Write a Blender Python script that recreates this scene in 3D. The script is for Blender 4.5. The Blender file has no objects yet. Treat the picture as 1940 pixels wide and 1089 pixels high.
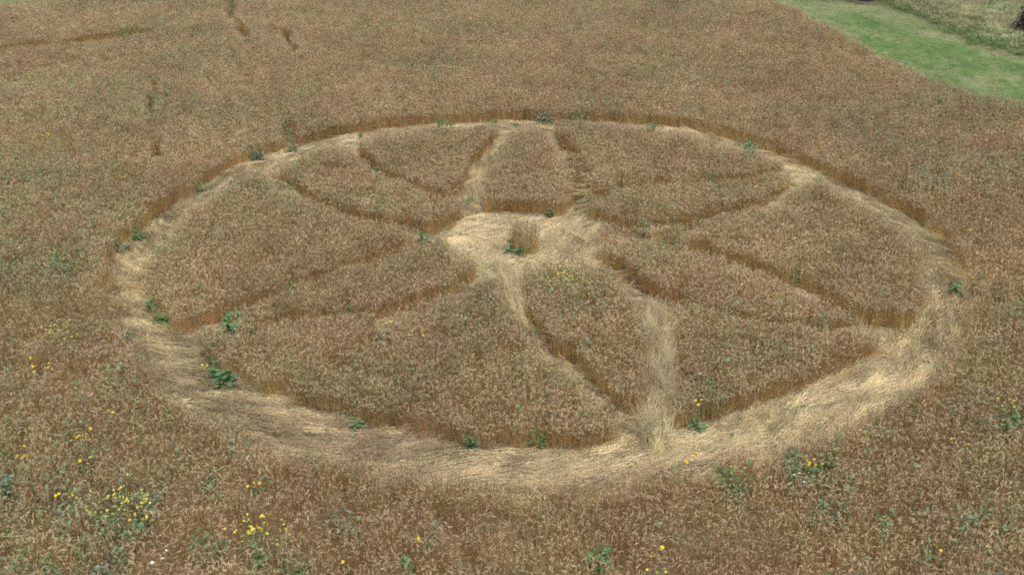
import bpy, math, random
import numpy as np
from mathutils import Vector, Matrix
sc = bpy.context.scene
rng = np.random.default_rng(7)
random.seed(7)
R_ = math.radians

# ------------------------------------------------------------------ camera
PW, PH = 1940.0, 1089.0                     # the photograph's pixels, used for measuring only
F, PITCH, ROLL, YAW, CD, CH = 1990.0, R_(26.2), R_(-0.36), R_(-1.13), 28.1, 12.6
fw = np.array([math.sin(YAW)*math.cos(PITCH), math.cos(YAW)*math.cos(PITCH), -math.sin(PITCH)])
rt0 = np.array([math.cos(YAW), -math.sin(YAW), 0.0]); up0 = np.cross(rt0, fw)
rt = rt0*math.cos(ROLL)+up0*math.sin(ROLL); up = up0*math.cos(ROLL)-rt0*math.sin(ROLL)
CAM = np.array([0.0, -CD, CH])
cd = bpy.data.cameras.new('camera'); cam = bpy.data.objects.new('camera', cd)
sc.collection.objects.link(cam)
m = Matrix(((rt[0], up[0], -fw[0], CAM[0]), (rt[1], up[1], -fw[1], CAM[1]), (rt[2], up[2], -fw[2], CAM[2]), (0, 0, 0, 1)))
cam.matrix_world = m
cd.sensor_width = 36.0; cd.lens = F/PW*36.0; cd.clip_start = 0.5; cd.clip_end = 2000
sc.camera = cam

# ------------------------------------------------------------------ sky, sun, exposure
SUN_EL, SUN_AZ = 66.0, 150.0                # azimuth measured clockwise from +Y: behind the camera, to the right
w = bpy.data.worlds.new('World'); sc.world = w; w.use_nodes = True
nt = w.node_tree; bg = nt.nodes['Background']
sky = nt.nodes.new('ShaderNodeTexSky'); sky.sky_type = 'NISHITA'; sky.sun_disc = False
sky.sun_elevation = R_(SUN_EL); sky.sun_rotation = R_(SUN_AZ)
sky.air_density = 1.0; sky.dust_density = 4.0; sky.ozone_density = 1.0
hs = nt.nodes.new('ShaderNodeHueSaturation'); hs.inputs['Saturation'].default_value = 0.35   # overcast: cloud takes the blue out
nt.links.new(sky.outputs[0], hs.inputs['Color']); nt.links.new(hs.outputs[0], bg.inputs[0])
bg.inputs[1].default_value = 0.15
sl = bpy.data.lights.new('sun', 'SUN'); sl.energy = 1.3; sl.angle = R_(24); sl.color = (1.0, 0.965, 0.91)
so = bpy.data.objects.new('sun', sl); sc.collection.objects.link(so)
sd_ = Vector((math.sin(R_(SUN_AZ))*math.cos(R_(SUN_EL)), math.cos(R_(SUN_AZ))*math.cos(R_(SUN_EL)), math.sin(R_(SUN_EL))))
so.rotation_euler = sd_.to_track_quat('Z', 'Y').to_euler()
sc.view_settings.view_transform = 'Standard'; sc.view_settings.look = 'None'
sc.view_settings.gamma = 1.0; sc.view_settings.exposure = 0.46
sc.cycles.use_denoising = False; sc.cycles.filter_width = 2.0
sc.cycles.max_bounces = 6; sc.cycles.diffuse_bounces = 3

# ------------------------------------------------------------------ helpers
def unproj(pts, z=0.0):
    p = np.asarray(pts, float)
    zz = p[:, 2] if p.shape[1] > 2 else np.full(len(p), z)
    d = fw[None]+((p[:, 0]-PW/2)/F)[:, None]*rt-((p[:, 1]-PH/2)/F)[:, None]*up
    t = (zz-CAM[2])/d[:, 2]
    return (CAM+d*t[:, None])[:, :2]
def project(P):
    d = np.asarray(P, float)-CAM; z = d@fw
    return np.stack([PW/2+F*(d@rt)/z, PH/2-F*(d@up)/z, z], -1)

_lat = rng.random((3, 256, 256))
def vnoise(x, y, scale, layer=0):
    u = x/scale+91.3; v = y/scale+47.7
    i = np.floor(u).astype(int); j = np.floor(v).astype(int); a = u-i; b = v-j
    a = a*a*(3-2*a); b = b*b*(3-2*b); L = _lat[layer]
    g = lambda p, q: L[p % 256, q % 256]
    return (g(i, j)*(1-a)+g(i+1, j)*a)*(1-b)+(g(i, j+1)*(1-a)+g(i+1, j+1)*a)*b
def fbm(x, y, s, layer=0):
    return (vnoise(x, y, s, layer)+.5*vnoise(x, y, s*.47, (layer+1) % 3)+.25*vnoise(x, y, s*.21, (layer+2) % 3))/1.75

def tag(o, label=None, cat=None, group=None, kind=None):
    for k, v in (('label', label), ('category', cat), ('group', group), ('kind', kind)):
        if v: o[k] = v
    return o
def link(o, parent=None):
    sc.collection.objects.link(o)
    if parent: o.parent = parent
    return o

class MB:                                    # collects faces with a material slot and the two plant attributes
    def __init__(s): s.v = []; s.f = []; s.m = []; s.t = []
    def tube(s, pts, rad, n, mat, ts, flat=1.0):
        b = len(s.v); pts = [Vector(p) for p in pts]
        for k, p in enumerate(pts):
            d = (pts[min(k+1, len(pts)-1)]-pts[max(k-1, 0)]).normalized()
            a = d.cross(Vector((0.31, 0.95, 0.05))).normalized(); c = d.cross(a)
            for q in range(n):
                an = 2*math.pi*q/n
                s.v.append(tuple(p+a*math.cos(an)*rad[k]+c*math.sin(an)*rad[k]*flat)); s.t.append(ts[k])
        for k in range(len(pts)-1):
            for q in range(n):
                s.f.append((b+k*n+q, b+k*n+(q+1) % n, b+(k+1)*n+(q+1) % n, b+(k+1)*n+q)); s.m.append(mat)
    def ribbon(s, pts, wid, side, mat, ts):
        b = len(s.v); side = Vector(side)
        for k, p in enumerate(pts):
            p = Vector(p)
            s.v += [tuple(p-side*wid[k]), tuple(p+side*wid[k])]; s.t += [ts[k]]*2
        for k in range(len(pts)-1):
            s.f.append((b+2*k, b+2*k+1, b+2*k+3, b+2*k+2)); s.m.append(mat)
    def mesh(s, name, mats):
        me = bpy.data.meshes.new(name); me.from_pydata(s.v, [], s.f)
        for x in mats: me.materials.append(x)
        me.polygons.foreach_set('material_index', s.m)
        at = me.attributes.new('t', 'FLOAT', 'POINT'); at.data.foreach_set('value', s.t)
        me.update(); return me

# ------------------------------------------------------------------ materials
def plant_mat(name, stops, rand=0.3, tint=0.0, rough=0.75, transl=0.0, hue=0.0, cell=True):
    """colour runs along the plant (attribute t), varies from plant to plant and in broad patches across the field"""
    mt = bpy.data.materials.new(name); mt.use_nodes = True; n = mt.node_tree; L = n.links
    bs = n.nodes['Principled BSDF']; bs.inputs['Roughness'].default_value = rough
    bs.inputs['Specular IOR Level'].default_value = 0.25
    at = n.nodes.new('ShaderNodeAttribute'); at.attribute_name = 't'
    cr = n.nodes.new('ShaderNodeValToRGB'); e = cr.color_ramp.elements
    e[0].position, e[0].color = stops[0][0], (*stops[0][1], 1); e[1].position, e[1].color = stops[-1][0], (*stops[-1][1], 1)
    for p, c in stops[1:-1]: q = e.new(p); q.color = (*c, 1)
    L.new(at.outputs['Fac'], cr.inputs[0])
    oi = n.nodes.new('ShaderNodeObjectInfo'); geo = n.nodes.new('ShaderNodeNewGeometry')
    # random value: per instance and per small cell of space
    wn = n.nodes.new('ShaderNodeTexWhiteNoise'); wn.noise_dimensions = '4D'
    sn = n.nodes.new('ShaderNodeVectorMath'); sn.operation = 'SNAP'; sn.inputs[1].default_value = (.06, .06, 5)
    L.new(geo.outputs['Position'], sn.inputs[0]); L.new(sn.outputs[0], wn.inputs['Vector']); L.new(oi.outputs['Random'], wn.inputs['W'])
    av = n.nodes.new('ShaderNodeMath'); av.operation = 'ADD'; L.new(oi.outputs['Random'], av.inputs[0]); L.new(wn.outputs['Value'] if cell else oi.outputs['Random'], av.inputs[1])
    mr = n.nodes.new('ShaderNodeMapRange'); mr.inputs['From Max'].default_value = 2.0
    mr.inputs['To Min'].default_value = 1-rand; mr.inputs['To Max'].default_value = 1+rand; L.new(av.outputs[0], mr.inputs[0])
    hsv = n.nodes.new('ShaderNodeHueSaturation'); L.new(cr.outputs[0], hsv.inputs['Color'])
    last = mr.outputs[0]
    if tint:
        nz = n.nodes.new('ShaderNodeTexNoise'); nz.inputs['Scale'].default_value = 0.22; nz.inputs['Detail'].default_value = 5
        nz.inputs['Roughness'].default_value = .65
        L.new(geo.outputs['Position'], nz.inputs['Vector'])
        m2 = n.nodes.new('ShaderNodeMapRange'); m2.inputs['From Min'].default_value = .32; m2.inputs['From Max'].default_value = .68
        m2.inputs['To Min'].default_value = 1-tint; m2.inputs['To Max'].default_value = 1+tint; L.new(nz.outputs[0], m2.inputs[0])
        mu = n.nodes.new('ShaderNodeMath'); mu.operation = 'MULTIPLY'; L.new(last, mu.inputs[0]); L.new(m2.outputs[0], mu.inputs[1]); last = mu.outputs[0]
        nz2 = n.nodes.new('ShaderNodeTexNoise'); nz2.inputs['Scale'].default_value = 0.5; nz2.inputs['Detail'].default_value = 4
        ad = n.nodes.new('ShaderNodeVectorMath'); ad.inputs[1].default_value = (31, 17, 5); L.new(geo.outputs['Position'], ad.inputs[0]); L.new(ad.outputs[0], nz2.inputs['Vector'])
        m3 = n.nodes.new('ShaderNodeMapRange'); m3.inputs['From Min'].default_value = .3; m3.inputs['From Max'].default_value = .7
        m3.inputs['To Min'].default_value = .5-hue; m3.inputs['To Max'].default_value = .5+hue; L.new(nz2.outputs[0], m3.inputs[0])
        L.new(m3.outputs[0], hsv.inputs['Hue'])
    L.new(last, hsv.inputs['Value']); L.new(hsv.outputs[0], bs.inputs['Base Color'])
    if transl:
        tr = n.nodes.new('ShaderNodeBsdfTranslucent'); L.new(hsv.outputs[0], tr.inputs[0])
        mx = n.nodes.new('ShaderNodeMixShader'); mx.inputs[0].default_value = transl
        L.new(bs.outputs[0], mx.inputs[1]); L.new(tr.outputs[0], mx.inputs[2])
        L.new(mx.outputs[0], n.nodes['Material Output'].inputs[0])
    return mt
def noise_mat(name, stops, scale, rough=0.95, detail=8, stretch=(1, 1, 1), bump=0.0):
    mt = bpy.data.materials.new(name); mt.use_nodes = True; n = mt.node_tree; L = n.links
    bs = n.nodes['Principled BSDF']; bs.inputs['Roughness'].default_value = rough; bs.inputs['Specular IOR Level'].default_value = 0.15
    tc = n.nodes.new('ShaderNodeTexCoord'); mp = n.nodes.new('ShaderNodeMapping'); mp.inputs['Scale'].default_value = stretch
    nz = n.nodes.new('ShaderNodeTexNoise'); nz.inputs['Scale'].default_value = scale; nz.inputs['Detail'].default_value = detail; nz.inputs['Roughness'].default_value = .65
    cr = n.nodes.new('ShaderNodeValToRGB'); e = cr.color_ramp.elements
    e[0].position, e[0].color = stops[0][0], (*stops[0][1], 1); e[1].position, e[1].color = stops[-1][0], (*stops[-1][1], 1)
    for p, c in stops[1:-1]: q = e.new(p); q.color = (*c, 1)
    L.new(tc.outputs['Object'], mp.inputs[0]); L.new(mp.outputs[0], nz.inputs[0]); L.new(nz.outputs[0], cr.inputs[0]); L.new(cr.outputs[0], bs.inputs['Base Color'])
    if bump:
        bp = n.nodes.new('ShaderNodeBump'); bp.inputs['Strength'].default_value = bump; bp.inputs['Distance'].default_value = .05
        L.new(nz.outputs[0], bp.inputs['Height']); L.new(bp.outputs[0], bs.inputs['Normal'])
    return mt
M_stem = plant_mat('wheat_stem', [(0, (.42, .265, .095)), (.35, (.68, .445, .165)), (.75, (.51, .345, .145)), (1, (.34, .245, .13))], .38, .12, hue=.012, transl=.2)
M_ear = plant_mat('wheat_ear', [(0, (.335, .256, .146)), (1, (.472, .375, .230))], .50, .19, hue=.014)
M_leaf = plant_mat('wheat_dry_leaf', [(0, (.225, .154, .074)), (1, (.305, .220, .117))], .42, .19, hue=.014, transl=.15)
M_laid = plant_mat('straw', [(0, (.42, .34, .18)), (.6, (.60, .50, .29)), (1, (.52, .43, .255))], .50, .16, rough=.5, hue=.01, cell=False)
M_laidear = plant_mat('straw_ear', [(0, (.40, .32, .19)), (1, (.50, .41, .27))], .3, .1)
M_laid2 = plant_mat('weathered_straw', [(0, (.28, .21, .115)), (.6, (.385, .30, .175)), (1, (.35, .27, .16))], .5, .16, rough=.7, hue=.01, cell=False)  # darker, browner straw, commonest in the near left and far ring
M_soil = noise_mat('soil_with_straw', [(.3, (.10, .07, .045)), (.5, (.19, .135, .075)), (.7, (.30, .22, .12))], 5.0, bump=.4)
M_chaff = noise_mat('trodden_chaff', [(.3, (.26, .195, .10)), (.5, (.42, .335, .185)), (.7, (.54, .45, .27))], 7.0, bump=.5)
M_green = plant_mat('weed_green', [(0, (.065, .13, .045)), (.6, (.11, .215, .085)), (1, (.165, .285, .125))], .3, transl=.2, rough=.6)
M_bluegreen = plant_mat('weed_grey_green', [(0, (.09, .14, .08)), (.6, (.16, .23, .135)), (1, (.24, .31, .195))], .3, transl=.2, rough=.6)
M_pale = plant_mat('weed_pale_green', [(0, (.10, .15, .06)), (.6, (.20, .26, .11)), (1, (.32, .34, .16))], .3, transl=.2)
M_yellow = plant_mat('yellow_petal', [(0, (.62, .45, .015)), (1, (.76, .60, .025))], .12, rough=.6, transl=.15)
M_orange = plant_mat('orange_petal', [(0, (.60, .28, .01)), (1, (.74, .40, .015))], .12, rough=.6, transl=.15)
M_pyel = plant_mat('pale_yellow_petal', [(0, (.55, .50, .06)), (1, (.62, .56, .10))], .2, rough=.6)
M_white = plant_mat('white_petal', [(0, (.75, .75, .70)), (1, (.8, .8, .78))], .08, rough=.6)
M_lawn = noise_mat('mown_turf', [(.28, (.07, .13, .04)), (.5, (.12, .18, .07)), (.62, (.19, .21, .10)), (.75, (.29, .27, .15))], .35, stretch=(1, 1, 1))
M_lawnb = plant_mat('turf_blade', [(0, (.12, .215, .05)), (1, (.20, .335, .085))], .3, .25, hue=.02, transl=.2)
M_lawnd = plant_mat('dry_turf_blade', [(0, (.36, .35, .18)), (1, (.54, .50, .30))], .3, .15, transl=.2)
M_rough = plant_mat('rough_grass_blade', [(0, (.21, .24, .11)), (.5, (.37, .36, .19)), (1, (.54, .47, .30))], .35, .3, hue=.03, transl=.2)
M_roughg = plant_mat('rough_green_blade', [(0, (.11, .18, .07)), (1, (.24, .32, .14))], .35, .3, hue=.02, transl=.2)
M_bank = noise_mat('bank_turf', [(.3, (.06, .09, .03)), (.55, (.13, .14, .06)), (.75, (.24, .21, .11))], 1.2)
M_bark = noise_mat('dark_bark', [(.3, (.014, .014, .014)), (.7, (.045, .042, .04))], 9, stretch=(1, 1, .15), bump=.8)
M_needle = plant_mat('conifer_needle', [(0, (.012, .022, .014)), (1, (.03, .055, .032))], .35, .2)
M_earth = noise_mat('bare_earth', [(.3, (.09, .072, .045)), (.7, (.20, .16, .10))], 6, bump=.4)

# ------------------------------------------------------------------ the plan of the circle, measured on the ground
HT = 0.62                                     # height at which back edges of standing wheat were measured
G = 0.0
out_px = [(215,492,G),(280,440,G),(365,375,G),(480,310,G),(560,288,G),(640,268,G),(740,254,G),(840,245,G),(990,239,G),(1120,241,G),(1290,252,G),(1385,272,G),(1470,302,G),(1550,340,G),(1690,402,G),(1765,447,G),(1810,500,G),(1834,545,G),
          (1815,660,HT),(1740,725,HT),(1590,815,HT),(1440,852,HT),(1240,897,HT),(1090,912,HT),(960,914,HT),(840,906,HT),(640,876,HT),(500,843,HT),(425,806,HT),(320,750,HT),(250,668,HT),(208,600,HT)]
in_px = [(290,575,G),(345,645,G),(400,700,G),(460,738,G),(530,766,G),(680,812,G),(800,842,G),(900,862,G),(1000,872,G),(1100,864,G),(1200,845,G),(1269,826,G),(1393,799,G),(1520,749,G),(1601,710,G),(1678,667,G),(1713,640,G),(1738,600,G),
         (1750,525,HT),(1715,452,HT),(1640,392,HT),(1550,345,HT),(1489,316,HT),(1420,292,HT),(1332,266,HT),(1228,249,HT),(1117,238,HT),(970,240,HT),(836,251,HT),(731,258,HT),(674,275,HT),(515,311,HT),(430,360,HT),(345,430,HT),(306,465,HT),(283,500,HT)]
CEN = unproj([(990, 478)])[0]
def polar(px):
    P = unproj(px)-CEN; a = np.arctan2(P[:, 1], P[:, 0]); r = np.hypot(P[:, 0], P[:, 1]); o = np.argsort(a); a, r = a[o], r[o]
    a = np.concatenate([a-2*np.pi, a, a+2*np.pi]); r = np.concatenate([r]*3)
    g = np.linspace(-np.pi, np.pi, 361); v = np.interp(g, a, r)
    k = np.hanning(15); k /= k.sum(); v = np.convolve(np.concatenate([v[-8:-1], v, v[1:8]]), k, 'valid')
    return g, v[:361]
ga, r_out = polar(out_px); _, r_in = polar(in_px)
r_in = np.minimum(r_in+.32*np.exp(-((ga-1.57)/.7)**2), r_out-0.45)
# narrow trodden paths (photograph measured, at ground level): centre line, half width
paths_px = {
 'a': ([(994,240),(962,268),(928,312),(905,358),(893,402),(915,436)], .31),
 'b': ([(996,240),(1030,262),(1074,310),(1104,360),(1108,402),(1075,436)], .31),
 'c': ([(1075,440),(1112,408),(1160,392),(1210,383),(1300,379),(1400,371),(1480,358),(1528,350)], .22),
 'd': ([(1122,438),(1160,460),(1220,464),(1300,456),(1380,438),(1440,418),(1490,390),(1528,356)], .27),
 'e': ([(1135,488),(1210,492),(1281,500),(1380,526),(1466,560),(1547,594),(1609,628),(1690,652)], .25),
 'f': ([(1120,515),(1190,560),(1240,592),(1340,625),(1450,648),(1570,660),(1690,660)], .20),
 'g': ([(1105,515),(1165,545),(1215,580),(1240,620),(1252,680),(1255,740),(1250,800),(1242,850)], .35),
 'h': ([(955,525),(972,565),(985,615),(1012,668),(1062,722),(1125,772),(1195,822),(1240,850)], .25),
 'i': ([(835,472),(740,515),(640,552),(540,590),(450,625),(345,660)], .22),
 'j': ([(940,535),(900,568),(800,606),(700,630),(600,643),(500,652),(345,664)], .22),
 'k': ([(500,328),(530,368),(594,408),(655,434),(731,455),(800,468),(850,462),(915,460)], .25),
 'l': ([(500,325),(580,344),(650,352),(720,358),(790,385),(835,402),(880,414),(925,440)], .18),
 'n': ([(994,236),(990,252),(989,268)], .50),
 'm': ([(655,292),(690,325),(720,358)], .18),
}
paths = {k: (unproj(p), hw) for k, (p, hw) in paths_px.items()}
clear_r = 2.45
tuft_c = unproj([(991, 483)])[0]
CLR = unproj([(984, 474)])[0]
# slits and trampled spots further out in the field
slits_px = {'a': ([(432,0),(436,30),(442,62)], .22), 'b': ([(448,62),(466,88),(472,96)], .25), 'c': ([(518,72),(528,84)], .22), 'd': ([(545,82),(552,100),(562,122)], .17),
 'e': ([(296,182),(293,215),(292,246)], .16), 'f': ([(548,262),(549,282)], .18), 'g': ([(300,300),(301,330)], .12), 'h': ([(1130,148),(1180,150)], .22), 'i': ([(1625,132),(1680,133)], .28),
 'j': ([(40,112),(80,110),(130,104),(200,92),(262,86)], .62)}
slits = {k: (unproj(p), hw) for k, (p, hw) in slits_px.items()}
def pdist(x, y, P):
    d = np.full(x.shape, 1e9); ta = np.zeros(x.shape)
    for (ax, ay), (bx, by) in zip(P[:-1], P[1:]):
        ux, uy = bx-ax, by-ay; l2 = ux*ux+uy*uy
        t = np.clip(((x-ax)*ux+(y-ay)*uy)/l2, 0, 1); q = np.hypot(x-ax-t*ux, y-ay-t*uy)
        k = q < d; d = np.where(k, q, d); ta = np.where(k, math.atan2(uy, ux), ta)
    return d, ta
# signed distance grid (positive: standing wheat) around the circle
GS, GX = 0.06, 15.0
gx = np.arange(-GX, GX, GS); XX, YY = np.meshgrid(gx, gx, indexing='ij')
def sdist(X, Y):
    jx = X+.25*(vnoise(X, Y, .5, 0)-.5)+.14*(vnoise(X, Y, .19, 1)-.5); jy = Y+.25*(vnoise(X, Y, .5, 2)-.5)+.14*(vnoise(X, Y, .19, 0)-.5)
    th = np.arctan2(jy-CEN[1], jx-CEN[0]); r = np.hypot(jx-CEN[0], jy-CEN[1])
    ro = np.interp(th, ga, r_out); ri = np.interp(th, ga, r_in)
    rc_ = np.hypot(jx-CLR[0], jy-CLR[1]); inner = np.minimum(ri-r, rc_-clear_r*(1+.12*(vnoise(X, Y, 1.6, 1)-.5)))
    lane = np.zeros(X.shape); best = np.full(X.shape, 1e9)
    for k, (P, hw) in paths.items():
        d, ta = pdist(jx, jy, P); d = d-hw*1.32*(.72+.6*vnoise(X, Y, 1.1, 0))
        lane = np.where(d < best, ta, lane); best = np.minimum(best, d)
    inner = np.minimum(inner, best)
    tuft = .44*(1+.3*(vnoise(X, Y, .3, 2)-.5))-np.hypot(jx-tuft_c[0], jy-tuft_c[1])
    return np.maximum(np.maximum(r-ro, inner), tuft), best, lane, r, ri, ro, th
SD, PB, LANE, RR, RI, RO, TH = sdist(XX, YY)
GRX, GRY = np.gradient(SD, GS)
for _ in range(2):
    GRX = (GRX+np.roll(GRX, 1, 0)+np.roll(GRX, -1, 0)+np.roll(GRX, 1, 1)+np.roll(GRX, -1, 1))/5
    GRY = (GRY+np.roll(GRY, 1, 0)+np.roll(GRY, -1, 0)+np.roll(GRY, 1, 1)+np.roll(GRY, -1, 1))/5
def look(A, x, y, far):
    i = np.round((x+GX)/GS).astype(int); j = np.round((y+GX)/GS).astype(int)
    ok = (i >= 0) & (j >= 0) & (i < len(gx)) & (j < len(gx))
    return np.where(ok, A[np.clip(i, 0, len(gx)-1), np.clip(j, 0, len(gx)-1)], far)
# connected plots inside the ring
stand = SD > 0
IN = stand & (RR < (RI+RO)/2)
lab = np.where(IN, np.arange(1, IN.size+1).reshape(IN.shape), 0)
while True:
    n = lab.copy()
    for ax in (0, 1):
        for s in (1, -1):
            r = np.roll(lab, s, ax); n = np.maximum(n, r)
    n = np.where(IN, n, 0)
    # jump along rows for speed
    n = np.where(IN, np.maximum(n, np.roll(n, 1, 0)), 0)
    if (n == lab).all(): break
    lab = n
plot_marks = [   # a point in each plot (photograph measured, at ground level), label
 ((1000,345), 'petal of standing wheat at the far side of the clearing, with a flat golden front edge'),
 ((1290,415), 'petal of standing wheat pointing to the far right of the circle, ending at a bright bare notch'),
 ((1420,592), 'long narrow petal of standing wheat running to the near right part of the ring'),
 ((1120,640), 'near petal of standing wheat with yellow flowers on its end beside the clearing'),
 ((620,600), 'petal of standing wheat pointing to the lower left bend of the ring'),
 ((680,400), 'petal of standing wheat pointing to the upper left bend of the ring, with pale green weeds'),
 ((1230,320), 'broad wedge of wheat behind the far right petal, against the far ring path'),
 ((1560,480), 'large wedge of wheat along the right side of the ring, beside its widest pale straw'),
 ((1400,730), 'wedge of wheat in the near right of the circle, beside the pale near path'),
 ((760,720), 'largest near wedge of wheat, its tall golden edge facing the near ring'),
 ((480,500), 'large wedge of wheat on the left of the circle, between the two left petals'),
 ((820,320), 'wedge of wheat at the far left of the circle, next to the far petal'),
]
plots = {}
for (px, l) in plot_marks:
    p = unproj([px])[0]; q = int(look(lab, p[:1], p[1:], 0)[0])
    if q == 0 or q in plots: print('PLOT MARK PROBLEM', px, q)
    else: plots[q] = l
p = tuft_c; tq = int(look(lab, p[:1], p[1:], 0)[0])
plots[tq] = 'small lone tuft of standing wheat in the middle of the flattened clearing'
# pieces cut off by the paths join the nearest plot
ids, cnt = np.unique(lab[lab > 0], return_counts=True)
big = {q: (XX[lab == q].mean(), YY[lab == q].mean()) for q in plots}
print('PLOTS', [(int(i), round(c*GS*GS, 1), i in plots) for i, c in zip(ids, cnt) if c*GS*GS > .3])
remap = {}
for i in ids:
    if i not in plots:
        cx, cy = XX[lab == i].mean(), YY[lab == i].mean()
        bq, bd = None, 1e9
        for q in plots:
            s = lab == q; s_ = np.hypot(XX[s]-cx, YY[s]-cy).min()
            if s_ < bd: bq, bd = q, s_
        remap[i] = bq
for i, q in remap.items(): lab[lab == i] = q

# ------------------------------------------------------------------ the field's outer edges
edge_r = unproj([(1462,2,HT),(1520,25,HT),(1600,66,HT),(1680,106,HT),(1760,150,HT),(1850,181,HT),(1940,197,HT)])
d0 = edge_r[-1]-edge_r[-3]; d1 = edge_r[0]-edge_r[2]
edge_r = np.vstack([edge_r[0]+d1/np.linalg.norm(d1)*60, edge_r, edge_r[-1]+d0/np.linalg.norm(d0)*40])
edge_f = unproj([(-60,11,HT),(0,8,HT),(30,5,HT),(85,2,HT),(120,-2,HT)])
fd = edge_f[-1]-edge_f[1]; fd = fd/np.linalg.norm(fd)
edge_f = np.vstack([edge_f[1]-fd*40, edge_f[1], edge_f[-1], edge_f[-1]+fd*25])
def side(x, y, P):                            # signed distance to a line of points, positive on its left
    d = np.full(np.shape(x), 1e9); s = np.ones(np.shape(x))
    for (ax, ay), (bx, by) in zip(P[:-1], P[1:]):
        ux, uy = bx-ax, by-ay; l2 = ux*ux+uy*uy; t = np.clip(((x-ax)*ux+(y-ay)*uy)/l2, 0, 1)
        q = np.hypot(x-ax-t*ux, y-ay-t*uy); k = q < d; d = np.where(k, q, d); s = np.where(k, np.sign(ux*(y-ay)-uy*(x-ax)), s)
    return d*s
def field_sd(x, y):
    jx = x+.5*(vnoise(x, y, 1.1, 1)-.5); jy = y+.5*(vnoise(x, y, 1.1, 2)-.5)
    a = -side(jx, jy, edge_r); b = -side(jx, jy, edge_f)
    return np.minimum(a, b)
EDGE_FIELD_SIGN = np.sign(-side(np.array([0.]), np.array([0.]), edge_r))[0], np.sign(-side(np.array([0.]), np.array([0.]), edge_f))[0]
print('FIELD SIGNS', EDGE_FIELD_SIGN, edge_r[:3], edge_f)
def in_view(x, y, mx=5.0, my=60):
    P = project(np.stack([x, y, np.full_like(x, .4)], -1)); mpx = mx*F/np.maximum(P[:, 2], 1)
    return (P[:, 2] > 5) & (P[:, 0] > -mpx) & (P[:, 0] < PW+mpx) & (P[:, 1] > -my) & (P[:, 1] < PH+90+1.5*F/np.maximum(P[:, 2], 1))
def grid_pts(x0, x1, y0, y1, s):
    a = np.arange(x0, x1, s); b = np.arange(y0, y1, s); X, Y = np.meshgrid(a, b)
    X = X.ravel()+rng.uniform(-.5, .5, X.size)*s; Y = Y.ravel()+rng.uniform(-.5, .5, Y.size)*s
    return X, Y

# ------------------------------------------------------------------ where the weeds grow
flowers = [
 (72,687,9,'yellow flower clump in the wheat at the left edge, level with the lower left ring'),
 (150,815,10,'yellow flower clump with dark leaves, above a smaller clump in the lower left wheat'),
 (160,868,5,'small clump of five yellow flowers just below a larger clump, lower left'),
 (32,852,8,'tall yellow flowers over green leaves hard against the lower left photo edge'),
 (480,910,5,'two pairs of yellow flowers in the wheat below the lower left ring'),
 (275,978,3,'bright yellow flowers beside the pale yellow weed patch, lower left'),
 (212,772,4,'faint yellow flowers alone in the wheat left of the lower left ring'),
 (122,936,4,'yellow flowers beside a green stem, left of the pale yellow patch'),
 (476,1000,9,'yellow and orange flowers crowded in a pale green patch at the bottom left'),
 (1302,868,7,'yellow flowers in the near wheat just below the end of the pale near path'),
 (1398,890,4,'yellow flowers on top of a tall green stem in the near wheat'),
 (1846,428,4,'bright yellow flower clump alone in the wheat right of the ring'),
 (903,50,3,'lone yellow flower clump far off behind the circle'),
 (727,605,5,'yellow flower clump on the lower left petal inside the circle'),
 (798,636,5,'yellow flowers among brown stems on the largest near wedge'),
 (898,676,2,'two yellow flowers near the middle of the largest near wedge'),
 (1110,553,2,'yellow pair on the near petal, below its yellow topped end'),
 (1220,1053,1,'single yellow flower near the bottom edge, right of centre'),
 (1258,1038,2,'two small yellow flowers close to a single larger one at the bottom'),
 (800,1020,2,'two yellow flowers alone in the near wheat left of centre'),
 (732,1082,3,'yellow flowers cut by the bottom edge of the photo'),
 (660,1056,1,'single small yellow flower near the bottom edge, left of centre'),
 (85,250,6,'faint yellow flowers in the far left wheat, halfway down to the ring'),
 (48,137,4,'yellow flower clump in the far left wheat, right of another at the edge'),
 (12,141,4,'yellow flower clump at the far left photo edge'),
 (142,275,2,'two tiny yellow flowers far left, left of a pale weed patch'),
 (390,690,3,'small yellow flowers at the wall of wheat beside the lower left bend'),
 (1322,760,4,'yellow flowers sunk in the near right wedge beside green leaves'),
 (1450,14,6,'yellow flowers at the far field edge beside the mown grass'),
 (92,930,1,'single yellow flower left of the green stem, lower left'),
 (740,470,2,'two yellow flowers at the inner end of the left wedge'),
 (580,452,1,'single small yellow flower in the left wedge'),
 (345,175,1,'single pale yellow flower in the far left wheat'),
 (1790,1040,1,'single small yellow flower in the near right corner of the wheat'),
]
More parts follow.
